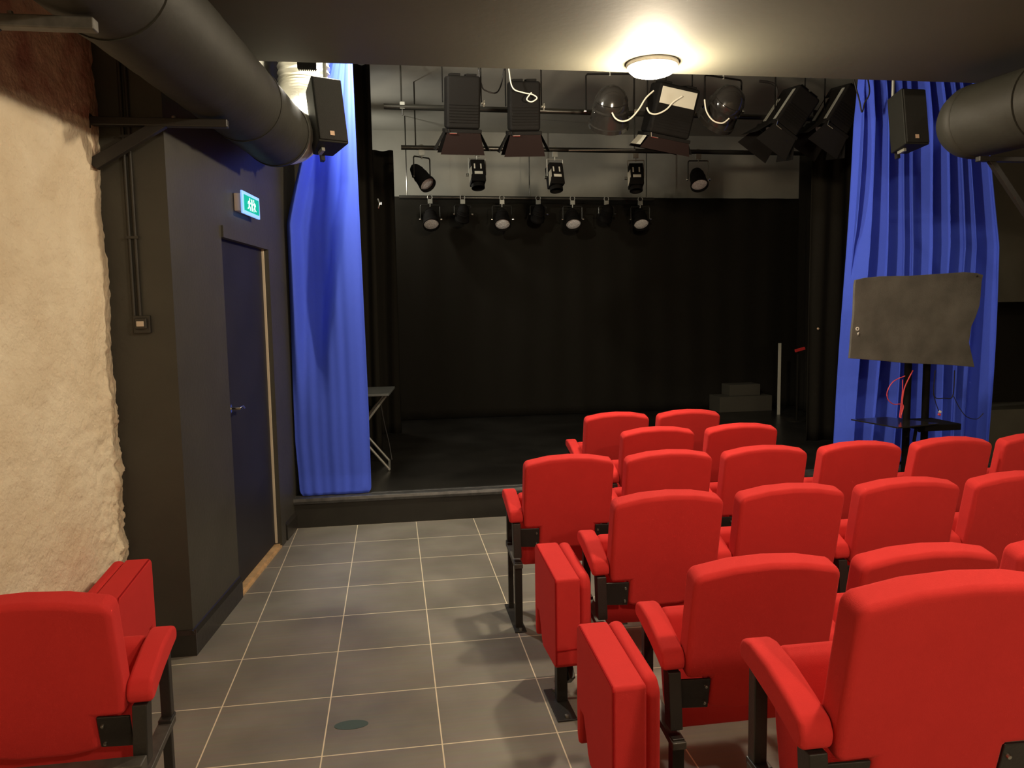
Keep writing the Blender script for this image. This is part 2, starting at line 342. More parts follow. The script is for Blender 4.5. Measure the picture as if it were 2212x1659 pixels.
# ---------------------------------------------------------------- theatre seats
def make_chair(label, right_arm=False):
    t = thing('theatre_chair', label, 'chair')
    lean = RAD(12); zb, zt = .412, .897
    # local frame of the back: u across, v up the slope; y forward = towards the stage
    base = T(0, .105, zb) @ RX(lean)
    Lh = (zt-zb)/cos(lean)
    hw = .234; pts = [(-hw+.085, 0), (-.07, -.014), (.07, -.014), (hw-.085, 0), (hw-.085, .112), (hw-.004, .112), (hw, .20), (hw, Lh-.060)]
    for k in range(1, 6): a = k/5*pi/2; pts.append((hw-.032+.032*cos(a), Lh-.060+.036*sin(a)))
    pts += [(.11, Lh-.006), (0, Lh), (-.11, Lh-.006)]
    for k in range(0, 6): a = pi/2+k/5*pi/2; pts.append((-hw+.032+.032*cos(a), Lh-.060+.036*sin(a)))
    pts += [(-hw, .20), (-hw+.004, .112), (-hw+.085, .112)]
    MB().prism(pts, lambda u, v, s: base @ Vector((u, s, v)), -.035, .048).build('backrest', 'red', t, bevel=.019, seg=5)
    # tipped-up seat: rounded slab standing in front of the back
    sb = T(0, .225, .275) @ RX(RAD(-9))
    sp = [(-.05, .03), (-.065, .10), (-.055, .25), (-.02, .36), (.03, .385), (.062, .35), (.068, .2), (.062, .08), (.03, .0), (-.02, -.012)]
    MB().prism(sp, lambda u, v, s: sb @ Vector((s, u, v)), -.222, .222).build('seat', 'red', t, bevel=.02, seg=4)
    def arm(sx):
        x = .27*sx
        ap = [(.050, .548), (.044, .580), (.06, .610), (.12, .634), (.20, .660), (.28, .674), (.318, .669), (.335, .648), (.328, .618), (.27, .606), (.18, .583), (.12, .563), (.075, .546)]
        MB().prism(ap, YZ, x-.036, x+.036).build('armrest', 'red', t, bevel=.014, seg=4)
        fp = MB(); fp.box((x-.016, .285, .37), (x+.016, .318, .63)); fp.box((x-.014, .275, .0), (x+.014, .300, .372)); fp.box((x-.020, .262, .362), (x+.020, .320, .380))
        fp.build('front_post', 'black_metal', t, bevel=.003)
        rp = MB(); rp.prism([(.025, .37), (.075, .37), (.095, .545), (.045, .545)], YZ, x-.020, x+.020); rp.build('rear_post', 'black_metal', t, bevel=.003)
        rl = MB(); rl.box((x-.019, .01, .0), (x+.019, .048, .352)); rl.build('rear_leg', 'black_metal', t, bevel=.003)
        cb = MB(); cb.prism([(.0, .345), (.31, .372), (.31, .352), (.0, .322)], YZ, x-.022, x+.022); cb.build('cross_bar', 'worn_metal' if abs(sx) else 'black_metal', t, bevel=.003)
        MB().box((x-.030, -.045, .0), (x+.030, .34, .006)).build('foot_plate', 'black_metal', t, bevel=.002)
        for yy in (-.028, .322): MB().lathe([(.0, .012), (.008, .012), (.008, .0)], T(x, yy, .005), 8).build('floor_bolt', 'screw', t)
    def plate(sx):
        u0, u1 = sorted((sx*(.262 if sx < 0 else .240), sx*.150))
        pl = MB().prism([(u0, .008), (u1, .000 if sx < 0 else .004), (u1, .108), (u0, .112)], lambda u, v, s: base @ Vector((u, s, v)), -.030, -.022)
        p = pl.build('mounting_plate', 'black_metal', t, bevel=.003)
        for v in (.022, .082): MB().lathe([(.0, .007), (.0045, .006), (.006, .0)], base @ T(sx*.164, -.030, v) @ RX(pi/2), 10).build('screw', 'screw', p, smooth=True)
    arm(1 if right_arm else -1); plate(-1); plate(1)
    return t
seatL = make_chair('x', False)
ROWS = [  # label, y, floor height, x centres, jump seat
    ('back', -4.68, .23, [2.285, 2.83]), ('fourth', -3.86, 0, [2.298, 2.835, 3.372, 3.91]), ('third', -3.01, 0, [2.303, 2.843, 3.383, 3.923, 4.463]),
    ('second', -2.16, 0, [2.085, 2.620, 3.157, 3.712, 4.265, 4.805, 5.34]), ('front', -1.40, 0, [2.830, 3.385]), ('stage', -.69, 0, [2.775, 3.312])]
LB = {
 ('back', 0): 'nearest red seat on the right, cut by the bottom of the frame, armrest fully seen',
 ('fourth', 0): 'red aisle seat directly ahead of the nearest seat, black plate showing, folded seat beside it',
 ('fourth', 1): 'red seat second from the aisle in the row just ahead of the nearest seat',
 ('fourth', 2): 'red seat third from the aisle ahead of the nearest seat, cut by the right edge',
 ('third', 0): 'red aisle seat with a folding seat beside it, third row counted from the viewer',
 ('third', 1): 'red seat second from the aisle in the third row counted from the viewer',
 ('third', 2): 'red seat third from the aisle in the third row counted from the viewer',
 ('third', 3): 'red seat cut by the right edge, fourth from the aisle in the third row',
 ('second', 0): 'red aisle seat standing furthest left, black legs and foot plate on the open tiles',
 ('second', 1): 'red seat just right of the furthest-left aisle seat with the bare black legs',
 ('second', 2): 'red seat third from the aisle in the long row, left of the screen stand',
 ('second', 3): 'red seat fourth in the long row, directly in front of the black shelf stand',
 ('second', 4): 'red seat fifth in the long row, just right of the shelf stand',
 ('second', 5): 'red seat cut by the right edge in the long row, nearest the grey wall',
 ('front', 0): 'left red seat of the pair behind the two seats nearest the stage',
 ('front', 1): 'right red seat of the pair behind the two seats nearest the stage',
 ('stage', 0): 'red seat nearest the stage with its left armrest showing against the stage',
 ('stage', 1): 'red seat nearest the stage on the right, only its back top showing'}
used = False
for nm, y, z, xs in ROWS:
    for i, x in enumerate(xs):
        if (nm, i) not in LB: continue
        c = copy_tree(seatL) if used else seatL; used = True
        c.location = (x, y, z); c['label'] = LB[(nm, i)]; c['group'] = 'red tip-up theatre seats'
c = make_chair('red seat left of the aisle at the bottom left, armrest on its right side', True)
c.location = (.190, -3.765, 0); c['group'] = 'red tip-up theatre seats'
bm_ = MB().box((-.21, -.035, .372), (.292, .020, .410)); bm_.build('beam', 'worn_metal', c, bevel=.004)

# jump seats folded up at the ends of the rows
def make_jump(label, x, y, sx=1, flange=False):
    """folded seat: thick cushion on the aisle side, thin back pad towards the row; sx=1: row to the right"""
    t = thing('folding_chair', label, 'chair', (x, y, 0), (0, 0, RAD(1.5*sx)), group='folding seats on the row ends')
    out = [(0, .560), (.385, .597), (.405, .580), (.408, .30), (.406, .200), (.388, .168), (.366, .180), (.352, .300), (.325, .300), (.302, .262), (.288, .235), (.275, .200), (.250, .172), (.03, .178), (.0, .195)]
    cu = MB().prism(out, YZ, 0, sx*.106).build('cushion', 'red', t, bevel=.016, seg=4)
    pp = [Vector((sx*.004, yy+(-.001 if yy < .1 else .001), zz)) for yy, zz in out[:5]]; pp = [Vector((sx*.003, -.003, .20))]+pp
    MB().tube([(sx*.003, .002, .20), (sx*.003, .002, .548), (sx*.003, .012, .559), (sx*.003, .37, .595)], .0028, 6).build('piping', 'seam', cu)
    MB().tube([(sx*.006, -.0015, .262), (sx*.096, -.0015, .266)], .0022, 6).build('seam', 'seam', cu)
    ps = [(.03, .205), (.03, .52), (.06, .555), (.40, .592), (.428, .56), (.428, .24), (.40, .205)]
    MB().prism(ps, YZ, sx*.112, sx*.162).build('back_pad', 'red', t, bevel=.020, seg=4)
    MB().box((sx*.02, .07, .006), (sx*.066, .116, .21)).build('post', 'black_metal', t, bevel=.004)
    MB().box((-sx*.012, -.075, 0), (sx*.070, .19, .007)).build('base_plate', 'black_metal', t, bevel=.002)
    for yy in (-.055, .165): MB().lathe([(0, .014), (.009, .013), (.009, 0)], T(sx*.03, yy, .006), 8).build('floor_bolt', 'screw', t)
    hg = MB(); hg.prism([(.05, .115), (.12, .06), (.19, .085), (.25, .165), (.22, .18), (.16, .12), (.09, .15)], YZ, sx*.07, sx*.095)
    hg.tube([(sx*.05, .09, .20), (sx*.12, .10, .19)], .013); hg.build('hinge', 'black_metal', t, bevel=.003)
    hp = MB().tube([(sx*.105, .02, .175), (sx*.16, .02, .172)], .008, 10); hp.build('pivot', 'screw', t, smooth=True)
    if flange: MB().prism([(.0, .160), (.0, .178), (.33, .178), (.33, .160)], YZ, sx*.108, sx*.20).build('flap', 'red', t, bevel=.006)
    return t
make_jump('folded red end seat beside the third row, its post and foot plate on the tiles', 1.828, -3.005)
make_jump('folded red end seat nearest the viewer, beside the aisle seat with the black plate', 1.806, -3.905, 1, True)
make_jump('folded red end seat left of the aisle, in front of the white plastered wall', .128, -2.87, -1)

# teal stain on a tile
tag(MB().lathe([(0, .0012), (.5, .0012), (.5, .0004)], T(.998, -2.945, 0) @ Matrix.Diagonal((.135, .070, 1, 1)), 36).build('floor_mark', 'teal'), 'faint teal round mark on an aisle floor tile', 'mark')

# ---------------------------------------------------------------- ducts on the left
DY = .0929
dxl = lambda y: .447+DY*(y+2.2)
t = thing('ventilation_duct', 'long black painted duct running under the ceiling on the left', 'duct', (dxl(-6.5), -6.5, 2.727))
path = []; n = 90
for i in range(n+1):
    y = -6.5+5.48*i/n; path.append((dxl(y)-dxl(-6.5), y+6.5, 0))
MB().tube(path, lambda s: .1985+.0012*sin(s*n*2.1), 40).build('duct_body', 'duct', t, smooth=True)
for yy in (-4.6, -3.25, -1.75, -1.062):
    MB().tube([(dxl(yy)-dxl(-6.5), yy+6.5, 0), (dxl(yy+.035)-dxl(-6.5), yy+6.535, 0)], .2025, 40).build('duct_collar', 'duct', t, smooth=True)
# flexible foil duct, rising to the high ceiling beyond the ceiling edge
fp = []; n = 150
for i in range(n+1):
    s = i/n
    if s < .6: a = s/.6*pi/2; fp.append(Vector((.556+.10*sin(a), -1.015+.80*sin(a), 2.745+.52*(1-cos(a)))))
    else: fp.append(Vector((.656, -.215, 3.265+(s-.6)/.4*(HIGH-3.265))))
t2 = tag(MB().tube(fp, lambda s: .176+.006*sin(s*n*2*pi/4.0), 36, cap=False).build('foil_duct', 'foil', smooth=True), 'crinkled silver flexible duct, brightly lit, beyond the black duct at top left', 'duct')
for i, (y, lab) in enumerate(((-3.46, 'dark angle bracket on the plaster wall at the top left corner of the photo'), (-2.24, 'dark angle bracket with a diagonal brace at the plaster wall edge'))):
    x0 = px(y)-.012; t = thing('duct_bracket', lab, 'bracket', (x0, y, 2.52), group='duct brackets on the left wall')
    MB().box((0, -.022, -.036), (.59, .022, .0)).build('arm', 'worn_metal' if i == 0 else 'black_metal', t, bevel=.005)
    MB().prism([(-.012, -.188), (.03, -.225), (.33, -.036), (.25, -.030)], XZ, -.018, .018).build('brace', 'black_metal', t, bevel=.003)
    MB().box((-.012, -.020, -.05), (.016, .020, .015)).build('wall_plate', 'black_metal' if i else 'worn_metal', t, bevel=.003)
    MB().lathe([(0, .014), (.009, .012), (.010, 0)], T(.36, 0, 0), 8).build('bolt', 'screw', t)
# right duct with rounded elbow end
rc = at(2092, 266, Y=-1.48)
t = thing('ventilation_duct', 'black duct with a rounded elbow end at the top right', 'duct', rc)
pth = [(-.02, .06, -.005), (-.01, .03, -.004), (.0, 0, 0), (.02, -.05, 0)]+[(.02+.055*k*.6, -.05-.30*k, .0) for k in range(1, 14)]
cap = [(.0, .0)]+[(.215*sin(a/10*pi/2), 0) for a in range(0, 11)]
db = MB(); ring = []
db.tube([(.02+.10*k/2, -.02-.45*k, 0) for k in range(0, 10)], .222, 40)
db.build('duct_body', 'duct', t, smooth=True)
MB().lathe([(0, .18), (.06, .175), (.12, .155), (.17, .12), (.205, .065), (.226, 0), (.226, -.05), (.218, -.06)], T(.02, -.02, 0) @ RX(-pi/2), 40).build('duct_elbow', 'duct', t, smooth=True)
MB().tube([(.06, -.46, 0), (.063, -.50, 0)], .222, 40).build('duct_collar', 'duct', t, smooth=True)
MB().box((-.002, -.226, -.205), (.028, -.222, -.165)).build('sticker', 'plastic', t)
bl = at(2112, 338, Y=-1.75)
t = thing('duct_bracket', 'dark bracket with a diagonal brace under the right hand duct', 'bracket', bl, group='duct brackets on the right wall')
MB().box((0, -.02, -.03), (.9, .02, 0)).build('arm', 'black_metal', t, bevel=.004)
MB().prism([(.07, -.03), (.115, -.03), (.42, -.40), (.375, -.40)], XZ, -.015, .015).build('brace', 'black_metal', t, bevel=.003)
MB().box((.375, -.02, -.5), (.42, .02, 0)).build('wall_plate', 'black_metal', t, bevel=.003)
# slotted strip at the ceiling edge
p = at(663, 144, Y=-1.05)
t = tag(MB().box((-.055, -.02, -.012), (.055, .02, .035)).build('terminal_strip', 'fix'), 'short black slotted strip at the ceiling edge above the left speaker', 'strip'); t.location = p
for k in range(9): MB().box((-.05+k*.012, -.022, -.020), (-.044+k*.012, .018, -.0121)).build('tooth', 'fix', t)

# ---------------------------------------------------------------- exit sign, switch
y0, y1 = -1.155, -.80
sg = thing('exit_sign', 'small glowing green exit sign with white running figures above the dark door', 'sign', (wx(-.98), -.98, 2.303))
sg.rotation_euler = (0, 0, -ang)
MB().box((.0, -.165, -.052), (.045, .165, .052)).build('case', 'plastic', sg, bevel=.006)
MB().box((.0455, -.182, -.066), (.058, .182, .066)).build('light_frame', 'sign_blue', sg, bevel=.003)
MB().box((.0585, -.158, -.046), (.0600, .158, .046)).build('green_panel', 'sign_green', sg)
def man(mb, cy, flip):
    x0, x1 = .0602, .0606; f = -1 if flip else 1
    Q = lambda pts: mb.prism([(cy+f*a, b) for a, b in pts], YZ, x0, x1)
    mb.lathe([(0, 0), (.0085, 0), (.0085, .0004), (0, .0004)], T(x0, cy+f*.012, .030) @ RY(pi/2), 14)
    Q([(-.010, -.004), (.004, -.008), (.014, .018), (.002, .022)])                 # body
    Q([(.004, .020), (.012, .017), (.034, .006), (.032, .000), (.012, .010)])      # front arm
    Q([(.002, .020), (-.022, .016), (-.030, .000), (-.024, -.002), (-.016, .009), (.0, .010)])
    Q([(-.008, -.004), (.004, -.008), (.022, -.018), (.018, -.038), (.011, -.036), (.012, -.021), (-.006, -.014)])
    Q([(-.010, -.002), (.000, -.008), (-.014, -.028), (-.036, -.032), (-.036, -.025), (-.018, -.021)])
mm = MB(); man(mm, -.055, False); man(mm, .055, True)
mm.prism([(-.010, -.036), (.012, -.036), (.012, .034), (-.010, .034)], YZ, .0602, .0606); mm.build('pictogram', 'sign_white', sg)
sw = thing('light_switch', 'square black painted switch with a pale rocker, on the black wall', 'switch', (.068, -2.15, 1.610))
MB().box((-.038, -.022, -.042), (.038, 0, .040)).build('back_box', 'switch_black', sw, bevel=.004)
MB().box((-.026, -.038, -.022), (.026, -.022, .028)).build('cover', 'switch_black', sw, bevel=.005)
MB().box((-.017, -.044, -.010), (.015, -.038, .014)).build('rocker', 'plastic', sw, bevel=.002)
cn = thing('conduit', 'pair of thin black conduits running down to the switch', 'conduit', (.058, -2.15, 1.65))
for k, (dx, dz) in enumerate(((-.022, .0), (.004, 0))): MB().tube([(dx, -.010, 0), (dx, -.010, CEIL-1.65-.03)], .0085, 10).build('pipe', 'switch_black', cn, smooth=True)
for z in (.35, .8, 1.2): MB().box((-.036, -.022, z), (.018, 0, z+.012)).build('clip', 'switch_black', cn)

# ---------------------------------------------------------------- blue curtains
def fold(x, seed, f): return noise.noise(Vector((x*f, seed, 0)))
def curtL(u, v):
    z = .242+v*(3.72-.242)
    xr = 1.012-.030*max(0, (z-.9)/2.8)
    xl = .452 if z < 2.3 else .452+.40*((z-2.3)/1.4)**1.1
    if v < .012: k = (1-v/.012)**2; xl += .022*k; xr -= .022*k
    if v < .12: xl += .022*(1-v/.12)
    x = xl+(xr-xl)*u
    a = .020+.028*v
    # broad shallow folds: ridge at the left, a wide valley, then soft ridges
    k = max(0, min(1, (z-.85)/1.1)); k = k*k*(3-2*k)                # a deep valley opens towards the top
    ue = .42+.34*max(0, min(1, (z-1.3)/1.3))
    rise = 1/(1+math.exp(-(u-ue)/.035))
    val = (1-rise)*(1-math.exp(-((u-.06)/.08)**2))
    y = .055+k*(.17*val-.035*rise)-a*(.5*math.exp(-((u-.07)/.06)**2)+.35*math.exp(-((u-.62)/.10)**2)+.22*math.exp(-((u-.84)/.06)**2))
    y += .004*sin(u*21+.6*sin(z))+.002*sin(u*47)
    if v < .04: y -= .018*(1-v/.04)
    return Vector((x, y+.0, z))
tag(MB().grid(110, 160, curtL).build('stage_curtain', 'blue', smooth=True, solid=.004), 'bright blue gathered curtain at the left edge of the stage beside the door', 'curtain', 'blue stage curtains')
NF = 9.0
def curtR(u, v):
    z = .26+v*(3.64-.26)
    xl = 5.000+.120*v**.8; xr = 6.40-.22*max(0, v-.55)/.45
    w_ = u+.012*sin(z*1.7+u*9)
    ph = NF*2*pi*(w_+.018*sin(w_*17)+.012*sin(w_*31+1))
    x = xl+(xr-xl)*u
    am = .098+.014*sin(u*13)
    s = sin(ph); s = math.copysign(abs(s)**.75, s)
    pin = min(1, (3.64-z)/.5)
    y = .145+am*s*(.45+.55*pin)+.012*sin(z*1.3+u*8)
    x += .022*sin(2*ph)+.012*cos(ph)
    if v > .955: y += .018*sin(u*190)*(v-.955)/.045
    if u < .04: y -= .04*(1-u/.04)
    return Vector((x, y, z))
tag(MB().grid(420, 90, curtR).build('stage_curtain', 'blue', smooth=True, solid=.004), 'blue pleated curtain at the right of the stage behind the covered screen', 'curtain', 'blue stage curtains')
# curtain rail behind the ceiling edge
tag(MB().tube([(.5, .06, 3.74), (6.38, .06, 3.74)], .018).build('curtain_rail', 'pipe', smooth=True), 'dark rail carrying the blue curtains above the stage front', 'rail')
# black masking drapes
def drape(name, x0, x1, y, z0, z1, nf, amp, label, ax='x'):
    def f(u, v):
        a = x0+(x1-x0)*u; o = y+amp*sin(u*nf*2*pi+.6*sin(v*3+u*9)); z = z0+(z1-z0)*v
        return Vector((a, o, z)) if ax == 'x' else Vector((o, a, z))
    return tag(MB().grid(int(nf*14), 24, f).build(name, 'drape', smooth=True, solid=.006), label, 'drape', 'black stage drapes')
drape('stage_drape', .52, at(810, 500, Y=1.62).x, 1.62, STG+.005, HIGH-.02, 5, .03, 'black side drape just behind the left blue curtain')
e2 = at(858, 500, Y=2.9).x
drape('stage_drape', .60, e2-.02, 2.9, STG+.005, 3.40, 4, .035, 'shorter black side drape further back at the left of the stage')
drape('stage_drape', 1.0, 7.6, 3.95, STG+.005, 3.05, 17, .010, 'wide black backdrop hanging across the rear of the stage')
drape('stage_drape', .6, 3.6, 6.52, STG+.005, 3.9, 16, .03, 'black drape along the right side of the stage', 'y')
drape('stage_drape', at(1749, 600, Y=1.35).x, 6.42, 1.35, STG+.005, 3.55, 6, .014, 'black side drape behind the right blue curtain')

# ---------------------------------------------------------------- lighting bars and stage lights
def bar(a, b, label, r=.024):
    t = thing('lighting_bar', label, 'bar', a, group='lighting bars over the stage'); d = Vector(b)-Vector(a)
    MB().tube([(0, 0, 0), d*.5, d], r, 14).build('pipe', 'pipe', t, smooth=True)
    n = max(2, int(d.length/1.9))
    for k in range(n+1):
        p = d*(.03+.94*k/n); MB().tube([p, p+Vector((0, 0, HIGH-Vector(a).z))], .007, 8).build('hanger', 'pipe', t)
    return t
Yf, Yb1, Yb2, Yb3 = .45, 1.02, 2.2, 3.62
zf = 3.66
bar((1.05, Yf, zf), (6.3, Yf, zf), 'lighting bar behind the ceiling edge carrying the largest lanterns')
z1 = at(1300, 243, Y=Yb1).z; bar((1.20, Yb1, z1+.01), (6.30, Yb1, z1-.02), 'front lighting bar crossing above the big lanterns with few clamps')
z2 = at(1100, 322, Y=Yb2).z; b2 = bar((1.36, Yb2, z2), (6.30, Yb2, z2), 'middle lighting bar carrying the small boxy spotlights')
q0 = Vector((1.36, Yb2, z2)); MB().tube([at(1228, 325, Y=Yb2-.03)-q0, at(1372, 324, Y=Yb2-.03)-q0], .012, 10).build('bar_highlight', 'chrome', b2, smooth=True)  # chrome strip laid on the bar as a painted highlight
a3 = at(862, 426, Y=Yb3); b3 = at(1412, 431, Y=Yb3); bar(a3, b3, 'rear lighting bar carrying the row of round spotlights')

def clamp(t, top, drop=.05):
    cl = MB(); cl.box((-.028, -.012, top-.075), (.028, .012, top-.024)); cl.tube([(0, 0, top-.075), (0, 0, top-drop-.06)], .008, 8)
    for k in range(9):
        pass
    cl.tube([(.030*sin(q/8*1.5*pi), 0, top+.030*cos(q/8*1.5*pi)) for q in range(-4, 5)], .006, 6)
    cl.build('clamp', 'fix_grey', t, smooth=False)
def par_can(p, top, yaw, tilt, label, r=.095, L=.26, body='fix', lens='lens', group='round spotlights', front=True, name='spotlight'):
    """p = centre of the can; axis leaves along the lens; tilt from straight down, yaw about z"""
    t = thing(name, label, 'spotlight', p, group=group)
    Mx = RZ(yaw) @ RX(tilt)      # local -z = beam
    prof = [(0, L*.62), (r*.30, L*.60), (r*.62, L*.50), (r*.80, L*.34), (r*.84, L*.30), (r*.80, L*.27), (r*.86, L*.20), (r*.86, L*.12), (r*.93, L*.09), (r*.90, 0), (r*.94, -L*.10), (r, -L*.26), (r*1.05, -L*.28), (r*1.05, -L*.38), (r*.96, -L*.38), (r*.93, -L*.27)]
    MB().lathe(prof, Mx, 28).build('housing', body, t, smooth=True)
    MB().lathe([(r*.93, -L*.27), (r*.85, -L*.29), (r*.5, -L*.32), (0, -L*.335)], Mx, 28).build('lens', lens, t, smooth=True)
    h = top-p.z
    yk = MB(); Y_ = RZ(yaw); w = r*1.22
    pts = [(-w, 0, 0), (-w, 0, h-.11), (-w+.01, 0, h-.095), (w-.01, 0, h-.095), (w, 0, h-.11), (w, 0, 0)]
    for a_, b_ in zip(pts, pts[1:]):
        a_, b_ = Vector(a_), Vector(b_); d = (b_-a_); n_ = d.normalized()
        yk.tube([Y_ @ a_, Y_ @ b_], .0075, 6)
    yk.build('yoke', 'pipe' if body != 'fix_gloss' else 'fix', t)
    MB().lathe([(0, 0), (.016, 0), (.016, .022), (0, .022)], Y_ @ T(w, 0, 0) @ RY(pi/2), 10).build('knob', 'chrome', t, smooth=True); MB().lathe([(0, 0), (.012, 0), (.012, .018), (0, .018)], Y_ @ T(-w, 0, 0) @ RY(-pi/2), 10).build('knob', 'chrome', t, smooth=True)
    clamp(t, h)
    return t
def cable(pts, m, label, name='cable', r=.006):
    pts = [Vector(p) for p in pts]; out = []
    for i in range(len(pts)-1):
        p0, p1, p2, p3 = pts[max(i-1, 0)], pts[i], pts[i+1], pts[min(i+2, len(pts)-1)]
        for k in range(8):
            q = k/8; out.append(.5*((2*p1)+(-p0+p2)*q+(2*p0-5*p1+4*p2-p3)*q*q+(-p0+3*p1-3*p2+p3)*q**3))
    out.append(pts[-1]); return tag(MB().tube(out, r, 8).build(name, m, smooth=True), label, 'cable')
# rear row of PAR cans: even ones face the audience, odd ones face away
names = ['leftmost pale-sided round spotlight on the rear bar', 'dark spotlight turned away, between the first and second rear lenses', 'second round spotlight on the rear bar with a pale lens', 'dark spotlight turned away near the middle of the rear bar',
         'third pale-lensed round spotlight on the rear bar', 'dark spotlight turned away, between the third and fourth rear lenses', 'rightmost pale-lensed round spotlight on the rear bar']
for i, x in enumerate((930, 1000, 1085, 1163, 1237, 1310, 1383)):
    top = a3.z+(b3.z-a3.z)*(x-862)/550
    if i % 2 == 0:
        par_can(at(x, 474, Y=Yb3-.02), top, RAD(-4 if x > 1000 else 6), RAD(-42), names[i], r=.098, L=.27)
    else:
        par_can(at(x, 463, Y=Yb3-.02), top, RAD(8), RAD(40), names[i], r=.085, L=.22, lens='fix_gloss')
# middle row
par_can(at(912, 384, Y=Yb2), z2, RAD(35), RAD(-48), 'tilted round spotlight at the left end of the middle bar, bright rim', r=.085, L=.34, body='fix')
par_can(at(1508, 388, Y=Yb2), z2, RAD(-5), RAD(-38), 'round spotlight hanging alone to the right on the middle bar', r=.092, L=.25)
def box_spot(p, top, yaw, label):
    t = thing('spotlight', label, 'spotlight', p, (0, 0, yaw), group='boxy spotlights on the middle bar')
    Mx = RX(RAD(-18))
    MB().box((-.075, -.07, -.12), (.075, .08, .12), Mx).build('housing', 'fix', t, bevel=.008)
    for sx in (-.036, .030): MB().box((sx-.007, -.0725, .015), (sx+.007, -.0705, .07), Mx).build('vent_slot', 'fix_pale', t)
    MB().box((-.040, -.0735, -.045), (.045, -.0705, -.015), Mx).build('label_plate', 'fix_pale', t)
    MB().lathe([(.062, .0), (.070, -.01), (.070, -.045), (.060, -.045), (.056, -.01)], Mx @ T(0, .01, -.12), 20).build('lens_tube', 'fix', t, smooth=True)
    h = top-p.z; yk = MB()
    for a_, b_ in (((-.088, 0, -.02), (-.088, 0, h-.10)), ((-.088, 0, h-.10), (.088, 0, h-.10)), ((.088, 0, h-.10), (.088, 0, -.02))): yk.tube([a_, b_], .006, 6)
    yk.build('yoke', 'fix_grey', t)
    MB().lathe([(0, 0), (.016, 0), (.016, .03), (0, .03)], T(-.09, 0, -.02) @ RY(-pi/2), 10).build('knob', 'chrome', t)
    clamp(t, h)
    MB().prism([(-.095, -.12), (-.065, -.02), (-.07, .06), (-.10, .02)], XZ, -.08, -.076).build('side_flap', 'fix_grey', t)
box_spot(at(1031, 374, Y=Yb2), z2, RAD(3), 'leftmost small boxy spotlight with two pale slots on the middle bar')
box_spot(at(1199, 380, Y=Yb2), z2, RAD(8), 'middle small boxy spotlight with pale slots on the middle bar')
box_spot(at(1373, 381, Y=Yb2), z2, RAD(-8), 'rightmost small boxy spotlight with pale slots on the middle bar')

